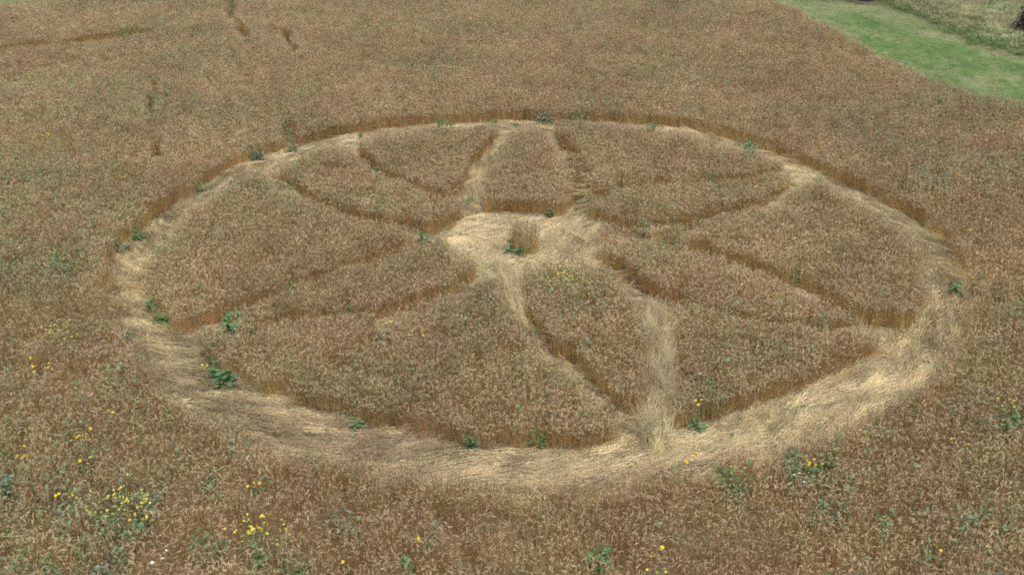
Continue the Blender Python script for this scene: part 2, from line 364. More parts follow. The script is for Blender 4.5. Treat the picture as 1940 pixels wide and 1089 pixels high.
patches = [
 (205,940,.62,40,'wide pale yellow weed patch above dark green leaves, lower left'),
 (250,955,.45,26,'pale yellow weed at the right end of the lower left patch'),
 (470,990,.42,30,'pale green weed with yellow dots round the crowded yellow flowers'),
 (525,1000,.40,10,'greyish flowering weed right of the crowded yellow flowers'),
 (90,615,.55,20,'yellowish green weed patch left of the lower left ring'),
 (125,632,.35,6,'greener end of the weed patch left of the lower left ring'),
 (1240,1072,.26,10,'pale weed under the single yellow flower at the bottom edge'),
 (1822,828,.30,8,'pale yellow green weed right of the near right ring'),
 (1912,755,.32,10,'pale flowering weed by the right photo edge, level with the near ring'),
 (1875,520,.4,8,'pale green weed right of the ring at its widest part'),
 (82,325,.55,8,'pale green weed patch far left, nearest the left ring bend'),
 (250,330,.5,6,'pale green weed between the slit and the upper left ring'),
 (508,210,.6,8,'pale yellow weed in the wheat behind the upper left ring'),
 (565,162,.6,6,'pale green weed below the dark slits in the far wheat'),
 (148,138,.5,8,'pale green weed beyond the far left yellow clumps'),
 (88,120,.5,8,'thin yellowish weed near the trampled spot, far left'),
 (1072,513,.75,52,'yellow flowering weed crowning the near petal beside the clearing'),
 (1040,520,.35,8,'greener weed at the left shoulder of the near petal'),
 (700,362,.6,4,'pale green weed in the middle of the upper left petal'),
 (755,378,.45,6,'yellowish weed on the upper left petal nearer to the clearing'),
 (30,35,.8,14,'yellow weed patch in the far left corner of the field'),
 (140,12,.9,14,'yellow weed patch at the far field edge, top left'),
 (225,18,.8,12,'yellow weed patch right of the far corner patch'),
 (290,30,.7,4,'pale green weed patch between the far patches and the long slit'),
 (575,15,.7,3,'green tinted weed near the top edge right of the long slit'),
 (785,60,.6,4,'thin green weed far behind the circle, left of a yellow clump'),
 (940,78,.5,3,'thin green weed far behind the circle, under the yellow clump'),
 (1100,45,.6,5,'thin yellowish weed far behind the circle, right of the yellow clump'),
 (1280,15,.6,5,'thin pale weed near the top edge in the far wheat'),
 (25,480,.5,8,'pale weed at the left photo edge, level with the left ring'),
 (250,130,.4,3,'faint pale weed in the far left wheat under the trampled spot'),
 (1035,700,.3,5,'pale weed on the near wedge beside the leaning path'),
 (870,575,.3,3,'faint pale weed on the lower left petal near the clearing'),
 (1370,90,.5,3,'thin pale weed in the far right wheat before the grass'),
]
weeds = [
 (205,982,.42,.62,90,'broad dark green leaves under the pale yellow patch, lower left',M_green),
 (250,1012,.16,.62,30,'small dark green plant below the broad dark leaves, lower left',M_green),
 (400,905,.14,.68,30,'narrow upright grey green plant in the near left wheat',M_bluegreen),
 (395,1022,.30,.6,55,'green leafy clump left of the crowded yellow flowers, bottom left',M_green),
 (205,1068,.34,.6,60,'pale green leafy clump at the bottom left edge',M_bluegreen),
 (288,940,.26,.7,40,'grey green plant with drooping leaves right of the pale yellow patch',M_bluegreen),
 (85,1070,.14,.55,22,'small green plant at the bottom edge, far left',M_green),
 (482,1062,.16,.6,26,'small green plant under the crowded yellow flowers',M_green),
 (562,1062,.22,.65,40,'green leafy plant at the bottom edge right of the crowded flowers',M_green),
 (115,965,.18,.65,22,'bluish plant left of the broad dark leaves, lower left',M_bluegreen),
 (448,838,.15,.62,16,'broad bluish leaves where the wheat meets the lower left ring',M_bluegreen),
 (470,858,.12,.55,12,'second set of broad bluish leaves, just right of the first',M_bluegreen),
 (428,712,.20,.55,34,'tall bright green weed against the wheat wall at the lower left bend',M_green),
 (412,690,.2,.6,36,'dark green weed in the wheat wall above the bright one, lower left',M_green),
 (492,768,.2,.12,18,'low green leaves lying on the straw under the lower left wall',M_green),
 (425,782,.14,.12,14,'small green leaves on the straw left of the lower left wall',M_green),
 (245,632,.18,.35,24,'light green leaves on the straw at the left edge of the ring',M_bluegreen),
 (222,585,.2,.2,18,'green leaves at the left ring edge, above the light green ones',M_green),
 (262,510,.2,.12,14,'bluish leaves lying on the straw of the left ring',M_bluegreen),
 (330,440,.16,.2,14,'grey green leaves at the inner edge of the left ring',M_bluegreen),
 (549,540,.24,.5,45,'bright green plant in the path beside the lower left petal',M_green),
 (376,562,.16,.6,24,'small bright green plant on the left wedge',M_green),
 (436,602,.2,.6,34,'dark green plant at the outer end of the path by the left wedge',M_green),
 (290,572,.2,.5,26,'dark green weeds along the inner wall of the left ring',M_green),
 (302,600,.2,.4,26,'dark weeds lower down the inner wall of the left ring',M_green),
 (385,352,.3,.45,36,'green weeds under the far wheat wall at the upper left ring',M_green),
 (262,440,.3,.4,44,'bright green weeds under the wheat wall at the left ring',M_green),
 (232,462,.26,.4,34,'bluish weeds under the wheat wall, next to the bright ones at the left ring',M_bluegreen),
 (484,278,.4,.7,46,'grey green weed topping the wheat wall at the upper left ring',M_bluegreen),
 (552,278,.22,.5,24,'green weed in a gap of the far wheat wall, upper left',M_green),
 (680,258,.24,.35,22,'green weed at the foot of the far wheat wall behind the upper left petal',M_green),
 (838,234,.42,.6,55,'large green weed in the far wheat wall, left of the far petal tip',M_green),
 (932,228,.24,.4,26,'green weed in the far wheat wall just left of the far petal tip',M_green),
 (975,236,.24,.3,20,'low green leaves at the far wheat wall behind the far petal tip',M_green),
 (1030,214,.5,.7,48,'grey green weed in the wheat just behind the far petal tip',M_bluegreen),
 (1092,216,.35,.7,44,'dark green weed behind the far wall, right of the far petal tip',M_green),
 (1240,238,.2,.5,22,'green weed in the far wheat wall behind the far right wedge',M_green),
 (1422,276,.34,.6,46,'dark olive weed in the far wheat wall at the upper right ring',M_green),
 (1545,338,.25,.3,22,'green leaves under the far wheat wall near the bright bare notch',M_green),
 (1106,372,.28,.35,44,'bright green weed on the path right of the far petal',M_green),
 (1042,398,.16,.5,18,'green blades in the flat front edge of the far petal',M_green),
 (880,424,.34,.12,24,'green leaves lying in the straw at the left rim of the clearing',M_green),
 (905,468,.3,.10,16,'thin green leaves in the straw left of the lone tuft',M_pale),
 (1045,425,.2,.10,12,'green leaves in the straw behind the lone tuft',M_green),
 (978,470,.34,.38,70,'green weed at the foot of the lone tuft in the clearing',M_green),
 (802,446,.18,.5,24,'dark green weed at the inner end of the upper left petal',M_green),
 (712,322,.22,.6,34,'dark green weed in the gap across the upper left petal',M_green),
 (790,412,.2,.6,24,'bluish weed near the inner end of the upper left petal',M_bluegreen),
 (560,385,.26,.5,26,'grey green weed in the path below the upper left petal',M_bluegreen),
 (1772,330,.5,.8,85,'large grey green bush in the wheat beyond the upper right ring',M_bluegreen),
 (1392,88,.26,.7,24,'dark green weed in the far right wheat',M_green),
 (1345,340,.24,.6,22,'green weed in the path above the far right petal',M_green),
 (1365,358,.2,.7,20,'small green weed on the far edge of the far right petal',M_green),
 (1225,428,.2,.6,24,'grey green weed at the inner front of the far right petal',M_bluegreen),
 (1510,518,.16,.5,20,'dark green weed in the path above the long narrow petal',M_green),
 (1282,462,.18,.5,22,'dark weed at the inner end of the path above the long narrow petal',M_green),
 (1262,692,.22,.25,24,'bluish green leaves on the pale near path',M_bluegreen),
 (1360,738,.26,.66,36,'bright green leaves in the near right wedge',M_green),
 (1322,715,.3,.6,40,'dark bluish leaves in the near right wedge beside the bright ones',M_bluegreen),
 (1322,802,.2,.3,26,'green weed at the foot of the near right wedge',M_green),
 (1505,787,.22,.14,24,'green leaves lying on the near right ring',M_bluegreen),
 (1670,645,.16,.2,16,'green weed at the tip of the long narrow petal',M_green),
 (1820,545,.24,.4,36,'green weed at the outer edge of the right ring',M_green),
 (1735,490,.2,.15,14,'thin green leaves on the straw of the right ring',M_green),
 (890,828,.2,.5,32,'dark green weed in the golden edge of the largest near wedge',M_green),
 (1022,822,.16,.5,20,'small green weed in the golden edge near the pale path',M_green),
 (965,862,.26,.12,22,'green leaves lying on the straw under the largest near wedge',M_green),
 (975,778,.14,.7,20,'bright green leaves on top of the largest near wedge',M_green),
 (680,796,.14,.5,20,'slim green weed at the left of the golden near edge',M_green),
 (642,578,.26,.6,30,'green weed in the path in front of the lower left petal',M_green),
 (720,640,.24,.68,24,'bluish weed beside the yellow clump on the lower left petal',M_bluegreen),
 (115,508,.42,.74,55,'tall bluish green weed left of the left ring',M_bluegreen),
 (302,182,.45,.78,50,'green weed at the top of the narrow slit, far left',M_green),
 (325,170,.35,.76,26,'pale green weed right of the slit weed, far left',M_bluegreen),
 (302,145,.3,.76,26,'green weed above the slit weed, far left',M_bluegreen),
 (434,45,.3,.4,26,'green weed inside the long slit at the top left',M_green),
 (556,112,.26,.5,26,'dark green weed inside the second slit of the far wheat',M_green),
 (1395,912,.18,.72,36,'tall green stem plant under yellow flowers in the near wheat',M_green),
 (1372,885,.12,.66,20,'dark leaves left of the tall green stem plant',M_green),
 (1522,890,.34,.66,70,'dense dark green bush in the near right wheat below the ring',M_green),
 (1495,862,.26,.5,32,'bluish weed above the dense dark bush, near right',M_bluegreen),
 (1568,880,.16,.66,20,'small green weed right of the dense dark bush',M_green),
 (1582,962,.22,.66,26,'grey green weed below the dense dark bush',M_bluegreen),
 (1550,955,.14,.7,14,'bright green blades left of the grey green weed, near right',M_green),
 (1678,972,.12,.66,20,'small green weed in the near right wheat, right of the grey green one',M_green),
 (1755,1040,.12,.66,16,'slim green weed close to the bottom right corner',M_green),
 (1840,985,.16,.66,16,'grey green weed in the wheat at the near right',M_bluegreen),
 (1912,785,.24,.66,34,'green weed under the pale flowers at the right photo edge',M_green),
 (1130,1055,.26,.6,40,'green leafy clump at the bottom edge right of centre',M_green),
 (640,975,.2,.6,24,'bluish weed in the near wheat right of the crowded flowers',M_bluegreen),
 (760,1062,.14,.6,16,'small dark weed near the bottom edge, left of centre',M_green),
 (822,990,.12,.66,14,'small bluish weed in the near wheat below the ring',M_bluegreen),
 (15,910,.26,.68,34,'bluish plant at the left photo edge under the tall yellow flowers',M_bluegreen),
 (560,800,.12,.15,10,'small green leaves on the straw under the golden near edge',M_green),
]
# where a weed stands in the crop the wheat stands back from it
holes = []
for px, py, n, lb_ in flowers: holes.append((*unproj([(px, py)], .76)[0], (.10+.017*n)*.9))
for px, py, wd_, n, lb_ in patches: holes.append((*unproj([(px, py)], .74)[0], wd_*.62))
for a in weeds: holes.append((*unproj([a[:2]], (a[3] if a[3] < .6 else a[3]+.14)*.75)[0], a[2]*.85))
holes = np.array(holes)
def hole_keep(x, y):
    k = np.ones(len(x)); jr = .7+.6*vnoise(x, y, .25, 1)
    for hx, hy, hr in holes:
        q = np.hypot(x-hx, (y-hy)*.85+.06)/(hr*jr); k = np.minimum(k, np.clip(q*1.3-.55, .12, 1))
    return rng.random(len(x)) < k

# ------------------------------------------------------------------ tufts that get scattered
src = {}
def source(name, meshes):
    c = bpy.data.collections.new(name)
    for i, me in enumerate(meshes):
        o = bpy.data.objects.new(f'{name}_{i:02d}', me); c.objects.link(o)
    src[name] = (c, len(meshes)); return c
def stalk(mb, x, y, h, lx, ly, nleaf=2, mats=(0, 1, 2), sr=.0025, full=True):
    """one wheat plant: culm, hanging dry leaves and a nodding ear"""
    p = lambda t: Vector((x+lx*t*t, y+ly*t*t, h*t*(1-.04*t)))
    ts = (0, .35, .7, 1)
    mb.tube([p(t) for t in ts], [sr*1.2, sr*1.1, sr, sr*.8], 3, mats[0], ts)
    az = random.uniform(0, 6.283); bend = random.choice((.25, .5, .9, 1.3, 1.7, 2.1)); ca, sa = math.cos(az), math.sin(az)
    el = random.uniform(.075, .115); q = p(1); pts = [q]; ang = .1
    n = 5
    for k in range(n):
        ang += bend/n*(1.5 if k < 2 else .8); st = el/n*(1.0)
        q = q+Vector((ca*math.sin(ang), sa*math.sin(ang), math.cos(ang)))*st; pts.append(q)
    mb.tube(pts, [.002, .006, .0076, .007, .0054, .0014], 4, mats[1], [0, .2, .4, .6, .8, 1], .75)
    for _ in range(nleaf):
        t0 = random.uniform(.3, .93); b = p(t0); az = random.uniform(0, 6.283); l = random.uniform(.10, .22); ca, sa = math.cos(az), math.sin(az)
        w_ = random.uniform(.003, .0055); a = random.uniform(.2, .8); dr = random.uniform(1.2, 2.6); pts = []; q = Vector(b)
        for k in range(4):
            pts.append(q); q = q+Vector((ca*math.sin(a), sa*math.sin(a), math.cos(a)))*l/3; a += dr/3
        mb.ribbon(pts, [w_*.6, w_, w_*.8, w_*.2], (-sa, ca, random.uniform(-.5, .5)), mats[2], [0, .4, .7, 1])
def tuft(n, rad, hv=.09, spread=.05, leaves=(1, 1, 2, 2)):
    mb = MB()
    for k in range(n):
        a = random.uniform(0, 6.283); r = rad*math.sqrt(random.random()); x, y = r*math.cos(a), r*math.sin(a)
        h = random.gauss(.70, hv*.6)
        stalk(mb, x, y, h, random.gauss(0, spread)+x*.12, random.gauss(0, spread)+y*.12, random.choice(leaves))
    return mb
WM = [M_stem, M_ear, M_leaf]
source('wheat_tuft', [tuft(17, .18, .14).mesh('wheat_tuft', WM) for _ in range(9)])
source('wheat_bunch', [tuft(8, .085, .08, .05, (0, 0, 1)).mesh('wheat_bunch', WM) for _ in range(8)])
def laid(n, wid, ln, rise):
    mb = MB()
    for k in range(n):
        y = random.gauss(0, wid); x = random.uniform(-.2, .2); az = random.gauss(0, .10); l = ln*random.uniform(.75, 1.15)
        z0 = random.uniform(.005, .06); e = random.uniform(.0, rise); curve = random.gauss(0, .12); sag = random.uniform(.3, 1.0)
        pts = []; ts = (0, .2, .5, .8, 1)
        for t in ts:
            a = az+curve*t; pts.append((x+l*t*math.cos(a), y+l*t*math.sin(a), z0+max(0, e*l*math.sin(min(1, t*1.3)*math.pi)*sag)*.55+.012*t))
        mb.tube(pts, [.0036, .0038, .0036, .003, .002], 3, 0, ts)
        d = (Vector(pts[-1])-Vector(pts[-2])).normalized(); q = Vector(pts[-1]); ep = [q]; 
        tw = random.gauss(0, .35); el = random.uniform(.07, .1)
        for k2 in range(3):
            d = (d+Vector((-d.y*tw*.4, d.x*tw*.4, random.uniform(-.05, .12)))).normalized(); q = q+d*el/3; ep.append(q)
        mb.tube(ep, [.0022, .0062, .0056, .001], 4, 1, [0, .3, .7, 1], .75)
        if random.random() < .7:
            t0 = random.choice((1, 2, 3)); b = Vector(pts[t0]); a = az+random.gauss(0, .7); ll = random.uniform(.1, .2); wv = random.uniform(.003, .005)
            pp = [b+Vector((math.cos(a)*ll*s, math.sin(a)*ll*s, .03*math.sin(s*2.5))) for s in (0, .4, 1)]
            mb.ribbon(pp, [wv*.7, wv, wv*.2], (-math.sin(a)*.8, math.cos(a)*.8, .5), 0, [.2, .5, .9])
    return mb
LM = [M_laid, M_laidear]
source('laid_straw', [laid(20, .07, .86, random.choice((.05, .1, .18))).mesh('laid_straw', LM) for _ in range(9)]+[laid(20, .07, .86, .12).mesh('laid_straw', [M_laid2, M_laidear]) for _ in range(5)])
def grass_tuft(n, rad, h, mats, width=.003, droop=1.0):
    mb = MB()
    for k in range(n):
        a = random.uniform(0, 6.283); r = rad*math.sqrt(random.random()); x, y = r*math.cos(a), r*math.sin(a); az = random.uniform(0, 6.283)
        l = h*random.uniform(.6, 1.2); q = Vector((x, y, 0)); an = random.uniform(.05, .5); pts = []
        for s in range(4):
            pts.append(q); q = q+Vector((math.cos(az)*math.sin(an), math.sin(az)*math.sin(an), math.cos(an)))*l/3; an += droop*random.uniform(.2, .6)
        mb.ribbon(pts, [width, width, width*.7, width*.15], (-math.sin(az), math.cos(az), 0), random.randrange(len(mats)), [0, .35, .7, 1])
    return mb
source('turf_tuft', [grass_tuft(60, .22, .06, [M_lawnb], .004).mesh('turf_tuft', [M_lawnb]) for _ in range(4)])
source('dry_turf_tuft', [grass_tuft(60, .22, .06, [M_lawnd], .004).mesh('dry_turf_tuft', [M_lawnd]) for _ in range(3)])
RM = [M_rough, M_rough, M_roughg]
source('rough_tuft', [grass_tuft(60, .26, .38, RM, .005).mesh('rough_tuft', RM) for _ in range(5)])
source('green_tuft', [grass_tuft(60, .24, .26, [M_roughg], .006).mesh('green_tuft', [M_roughg]) for _ in range(3)])
def low_weed(n, rad, h, mat):
    mb = MB()
    for k in range(n):
        a = random.uniform(0, 6.283); r = rad*random.random(); b = Vector((r*math.cos(a), r*math.sin(a), h*random.uniform(.1, 1)))
        az = random.uniform(0, 6.283); l = random.uniform(.04, .10); an = random.uniform(.6, 1.5)
        d = Vector((math.cos(az)*math.sin(an), math.sin(az)*math.sin(an), math.cos(an)))
        mb.ribbon([b, b+d*l*.5, b+d*l+Vector((0, 0, -.01))], [l*.08, l*.24, l*.03], (-math.sin(az), math.cos(az), .2), 0, [.1, .5, 1])
        if k % 4 == 0: mb.tube([(r*math.cos(a)*.4, r*math.sin(a)*.4, 0), b], [.002, .0015], 3, 0, [0, .3])
    return mb
source('undergrowth_sprig', [low_weed(18, .13, .6, M_green).mesh('sprig', [M_green]), low_weed(18, .14, .66, M_bluegreen).mesh('sprig', [M_bluegreen]), low_weed(20, .15, .80, M_pale).mesh('sprig', [M_pale]), low_weed(14, .10, .12, M_green).mesh('sprig', [M_green])])

def scatter(name, pts, rot, scl, idx, source_name, z=None):
    """one object: the points carry turn, size and kind, a node tree sets a tuft on each"""
    n = len(pts); me = bpy.data.meshes.new(name)
    co = np.zeros((n, 3)); co[:, :2] = pts
    if z is not None: co[:, 2] = z
    me.vertices.add(n); me.vertices.foreach_set('co', co.ravel())
    a = me.attributes.new('turn', 'FLOAT_VECTOR', 'POINT'); a.data.foreach_set('vector', np.asarray(rot, float).ravel())
    a = me.attributes.new('size', 'FLOAT_VECTOR', 'POINT'); a.data.foreach_set('vector', np.asarray(scl, float).ravel())
    a = me.attributes.new('variant', 'INT', 'POINT'); a.data.foreach_set('value', np.asarray(idx, np.int32))
    o = link(bpy.data.objects.new(name, me))
    ng = bpy.data.node_groups.new('scatter_'+source_name, 'GeometryNodeTree')
    ng.interface.new_socket('Geometry', in_out='INPUT', socket_type='NodeSocketGeometry'); ng.interface.new_socket('Geometry', in_out='OUTPUT', socket_type='NodeSocketGeometry')
    N = ng.nodes; L = ng.links; gi = N.new('NodeGroupInput'); go = N.new('NodeGroupOutput')
    ip = N.new('GeometryNodeInstanceOnPoints'); ci = N.new('GeometryNodeCollectionInfo')
    ci.inputs['Collection'].default_value = src[source_name][0]; ci.inputs['Separate Children'].default_value = True; ci.inputs['Reset Children'].default_value = True
    def na(nm, ty):
        x = N.new('GeometryNodeInputNamedAttribute'); x.data_type = ty; x.inputs['Name'].default_value = nm; return x.outputs['Attribute']
    er = N.new('FunctionNodeEulerToRotation'); L.new(na('turn', 'FLOAT_VECTOR'), er.inputs[0])
    L.new(gi.outputs[0], ip.inputs['Points']); L.new(ci.outputs[0], ip.inputs['Instance']); ip.inputs['Pick Instance'].default_value = True
    L.new(na('variant', 'INT'), ip.inputs['Instance Index']); L.new(er.outputs[0], ip.inputs['Rotation']); L.new(na('size', 'FLOAT_VECTOR'), ip.inputs['Scale'])
    L.new(ip.outputs[0], go.inputs[0])
    md = o.modifiers.new('scatter', 'NODES'); md.node_group = ng
    return o
def tilt_euler(az, tilt, spin):
    """Rz(az) Ry(tilt) Rz(spin) as XYZ Euler angles"""
    ca, sa, ct, st, cs, ss = np.cos(az), np.sin(az), np.cos(tilt), np.sin(tilt), np.cos(spin), np.sin(spin)
    m00 = ca*ct*cs-sa*ss; m10 = sa*ct*cs+ca*ss; m20 = -st*cs; m21 = st*ss; m22 = ct
    return np.stack([np.arctan2(m21, m22), -np.arcsin(np.clip(m20, -1, 1)), np.arctan2(m10, m00)], -1)

# ------------------------------------------------------------------ standing wheat
def wheat_points(x, y, sd, edge):
    """turn and size for tufts: broad lean patches, and a lean out over any edge"""
    n = len(x)
    laz = 6.283*vnoise(x, y, 5.0, 1)*1.5; lt = .02+.15*vnoise(x, y, 1.7, 2)*rng.random(n)
    ax, ay = lt*np.cos(laz), lt*np.sin(laz)
    if edge:
        gx_, gy_ = look(GRX, x, y, 0), look(GRY, x, y, 0); gl = np.hypot(gx_, gy_)+1e-6
        pb_ = look(PB, x, y, 9); rr_ = look(RR, x, y, 99); rest = np.where(rr_ < 1.0, .0, np.where((pb_ < .4) & (rr_ > 2.8), .35, 1))
        k = rest*np.clip(1-sd/.3, 0, 1)*(.02+.34*np.clip(vnoise(x, y, .55, 0)*1.6-.45, 0, 1))*rng.uniform(.2, 1.2, n)
        ax = ax-gx_/gl*k; ay = ay-gy_/gl*k
    tilt = np.hypot(ax, ay); az = np.arctan2(ay, ax)
    rot = tilt_euler(az, tilt, rng.uniform(0, 6.283, n))
    hs_ = .90+.20*fbm(x, y, 2.6, 0)+rng.normal(0, .035, n)
    if edge: hs_ = hs_*(1-.12*np.clip(1-sd/.25, 0, 1)*vnoise(x, y, .38, 2))
    ws = rng.uniform(.9, 1.15, n)
    return rot, np.stack([ws, ws, hs_], -1)
def slit_sd(x, y):
    s = np.full(x.shape, 9.)
    jx = x+.3*(vnoise(x, y, .5, 0)-.5); jy = y+.3*(vnoise(x, y, .5, 1)-.5)
    for P, hw in slits.values(): s = np.minimum(s, pdist(jx, jy, P)[0]-hw*1.5*(.40+1.1*vnoise(x, y, .9, 2)))
    return s
# outer field
X, Y = grid_pts(-48, 48, -18, 62, .245)
ok = in_view(X, Y, 5.0, 70); X, Y = X[ok], Y[ok]
fs = field_sd(X, Y); sd = np.minimum(np.where(look(RR, X, Y, 99) > look((RI+RO)/2, X, Y, 0), look(SD, X, Y, 9), -1), fs)
sd = np.minimum(sd, slit_sd(X, Y))
thin = vnoise(X, Y, .8, 2)
ok = (sd > .15) & hole_keep(X, Y) & (rng.random(len(X)) > .30*np.clip(thin*2-1, 0, 1)); X, Y, sd = X[ok], Y[ok], sd[ok]
r1, s1 = wheat_points(X, Y, sd, True)
NV = src['wheat_tuft'][1]
o = scatter('wheat_field', np.stack([X, Y], -1), r1, s1, rng.integers(0, NV, len(X)), 'wheat_tuft')
tag(o, 'ripe brown wheat standing in the open field all round the flattened circle', 'wheat', kind='stuff')
print('FIELD TUFTS', len(X))
# bunches that make the clean edges: along the ring's outside, the slits, the field edge
X, Y = grid_pts(-48, 48, -18, 62, .13)
ok = in_view(X, Y, 3.0, 40); X, Y = X[ok], Y[ok]
fs = field_sd(X, Y); sd = np.minimum(np.where(look(RR, X, Y, 99) > look((RI+RO)/2, X, Y, 0), look(SD, X, Y, 9), -1), fs); sd = np.minimum(sd, slit_sd(X, Y))
ok = (sd > 0) & (sd < .24) & hole_keep(X, Y); X, Y, sd = X[ok], Y[ok], sd[ok]
r1, s1 = wheat_points(X, Y, sd, True)
o = scatter('wheat_field_edge', np.stack([X, Y], -1), r1, s1, rng.integers(0, src['wheat_bunch'][1], len(X)), 'wheat_bunch')
tag(o, 'golden stalks at the edges where the open field meets the ring and the grass', 'wheat edge', kind='stuff')
# plots inside the ring
Xa, Ya = grid_pts(-13, 13, -13, 13, .225); Xb, Yb = grid_pts(-13, 13, -13, 13, .115)
sa, sb = look(SD, Xa, Ya, -1), look(SD, Xb, Yb, -1); la, lb = look(lab, Xa, Ya, 0), look(lab, Xb, Yb, 0)
c_, nt_ = src['wheat_tuft']; cb, nb_ = src['wheat_bunch']
both = bpy.data.collections.new('wheat_both')
for q in (c_, cb):
    for ob in sorted(q.objects, key=lambda z: z.name):
        both.objects.link(ob)
order = sorted([ob.name for ob in both.objects])            # Collection Info sorts its children by name
src['wheat_both'] = (both, len(order))
i_t = [order.index(n_) for n_ in order if n_.startswith('wheat_tuft')]; i_b = [order.index(n_) for n_ in order if n_.startswith('wheat_bunch')]
ha, hb = hole_keep(Xa, Ya), hole_keep(Xb, Yb)
for q, label in plots.items():
    ka = (la == q) & (sa > .15) & (rng.random(len(Xa)) > .22*np.clip(vnoise(Xa, Ya, .8, 2)*2-1, 0, 1)) & ha; kb = (lb == q) & (sb > 0) & (sb < (.9 if q == tq else .22)) & (hb | (q == tq)) & ((vnoise(Xb, Yb, .33, 0) < .72) | (q == tq))
    x = np.concatenate([Xa[ka], Xb[kb]]); y = np.concatenate([Ya[ka], Yb[kb]]); s = np.concatenate([sa[ka], sb[kb]])
    r1, s1 = wheat_points(x, y, s, True)
    if q == tq: s1[:, 2] *= 1.28
    iv = np.concatenate([rng.choice(i_t, ka.sum()), rng.choice(i_b, kb.sum())])
    o = scatter('standing_wheat_tuft' if q == tq else 'wheat_plot', np.stack([x, y], -1), r1, s1, iv, 'wheat_both')
    tag(o, label, 'wheat tuft' if q == tq else 'wheat plot', 'plots of standing wheat inside the ring' if q != tq else None, 'stuff')

# ------------------------------------------------------------------ flattened wheat
def flatten(name, mask, density, label, cat):
    X, Y = grid_pts(-14, 14, -14, 14, density); sdv = look(SD, X, Y, 1); r = look(RR, X, Y, 99); ri = look(RI, X, Y, 0); ro = look(RO, X, Y, 0); th = look(TH, X, Y, 0)
    pb = look(PB, X, Y, 9); ln = look(LANE, X, Y, 0)
    clear = np.hypot(X-CLR[0], Y-CLR[1]) < clear_r+.2; ring = (r > ri-.15); kind = np.where(ring, 0, np.where(clear, 1, 2))
    ok = (sdv < .05) & (kind == mask) & (r < ro+.2); X, Y, th, ln, r, ri, ro, sdv = [a[ok] for a in (X, Y, th, ln, r, ri, ro, sdv)]; n = len(X)
    if mask == 0: az = th+np.pi/2+1.0*(vnoise(X, Y, 1.8, 1)-.5)+.12+.25*np.exp(-((th-.2)/.6)**2)+.35*np.exp(-((np.abs(th)-3.0)/.4)**2)
    elif mask == 1: az = .1+1.3*np.clip((X-CLR[0]-.2)/.8, 0, 1)+2.6*(fbm(X, Y, 1.3, 2)-.5)
    else: az = ln+np.pi*(np.cos(ln-np.arctan2(Y-CEN[1], X-CEN[0])) < 0)+.5*(vnoise(X, Y, 1., 1)-.5)
    az = az+rng.normal(0, .12 if mask == 0 else .2, n)+.5*(rng.random(n) < .06)*rng.normal(0, 1, n)
    # stalks start back along their own line so that they lie inside the flattened strip
    off = .36*(.62 if mask == 2 else 1); X = X-off*np.cos(az); Y = Y-off*np.sin(az)
    pitch = -np.abs(rng.normal(0, .03, n))-.18*(rng.random(n) < .04)
    rot = tilt_euler(az, pitch, np.zeros(n)); s = rng.uniform(.85, 1.15, n)
    if mask == 2: s = s*.62; rot = tilt_euler(az, pitch-np.abs(rng.normal(0, .08, n)), np.zeros(n))
    z = .012+(.11 if mask == 0 else .07)*rng.random(n)*(.3+fbm(X, Y, .8, 0))
    o = scatter(name, np.stack([X, Y], -1), rot, np.stack([s, s, s*rng.uniform(.7, 1.5, n)], -1), np.where(rng.random(n) < np.clip(.14+.45*np.exp(-((np.arctan2(Y-CEN[1], X-CEN[0])-1.57)/.8)**2)*(mask == 0)+.75*np.exp(-((np.arctan2(Y-CEN[1], X-CEN[0])+2.1)/.7)**2)*(mask == 0)+.9*(fbm(X, Y, 1.3, 0)-.5)-.3*(mask == 1), .03, .85), rng.integers(9, 14, n), rng.integers(0, 9, n)), 'laid_straw', z)
    tag(o, label, cat, kind='stuff'); print(name, n)
flatten('flattened_ring', 0, .20, 'pale straw laid flat in a broad ring round the whole circle', 'flattened wheat')
flatten('flattened_clearing', 1, .155, 'bright straw lying in swirls on the round clearing in the middle of the circle', 'flattened wheat')
flatten('flattened_paths', 2, .18, 'straw pressed down in the narrow curved paths between the standing petals', 'flattened wheat')
# pale stalks propped up along the widest paths, tops towards the clearing
X, Y = grid_pts(-14, 14, -14, 14, .15); sdv = look(SD, X, Y, 1); keep = np.zeros(len(X), bool); az = np.zeros(len(X))
for key, t0, t1 in (('g', 3, 8), ('h', 0, 3), ('b', 2, 5)):
    P_ = paths[key][0][t0:t1]; d_, ta = pdist(X, Y, P_); kk = (d_ < .25 if key == 'g' else d_ < .22) & (sdv < .0); keep |= kk
    sg = 0 if np.hypot(*(P_[-1]-CEN)) < np.hypot(*(P_[0]-CEN)) else np.pi
    az = np.where(kk, ta+sg, az)
X, Y, az = X[keep], Y[keep], az[keep]; n = len(X); az = az+rng.normal(0, .32, n); lift = -np.abs(rng.normal(.36, .25, n)); X = X-.3*np.cos(az); Y = Y-.3*np.sin(az)
s = rng.uniform(.75, 1.0, n)
o = scatter('propped_straw', np.stack([X, Y], -1), tilt_euler(az, lift, np.zeros(n)), np.stack([s, s, s], -1), rng.integers(0, 9, n), 'laid_straw', .02+.1*rng.random(n))
tag(o, 'pale stalks propped half upright along the near path and beside the far petal', 'propped straw', kind='stuff'); print('propped', n)
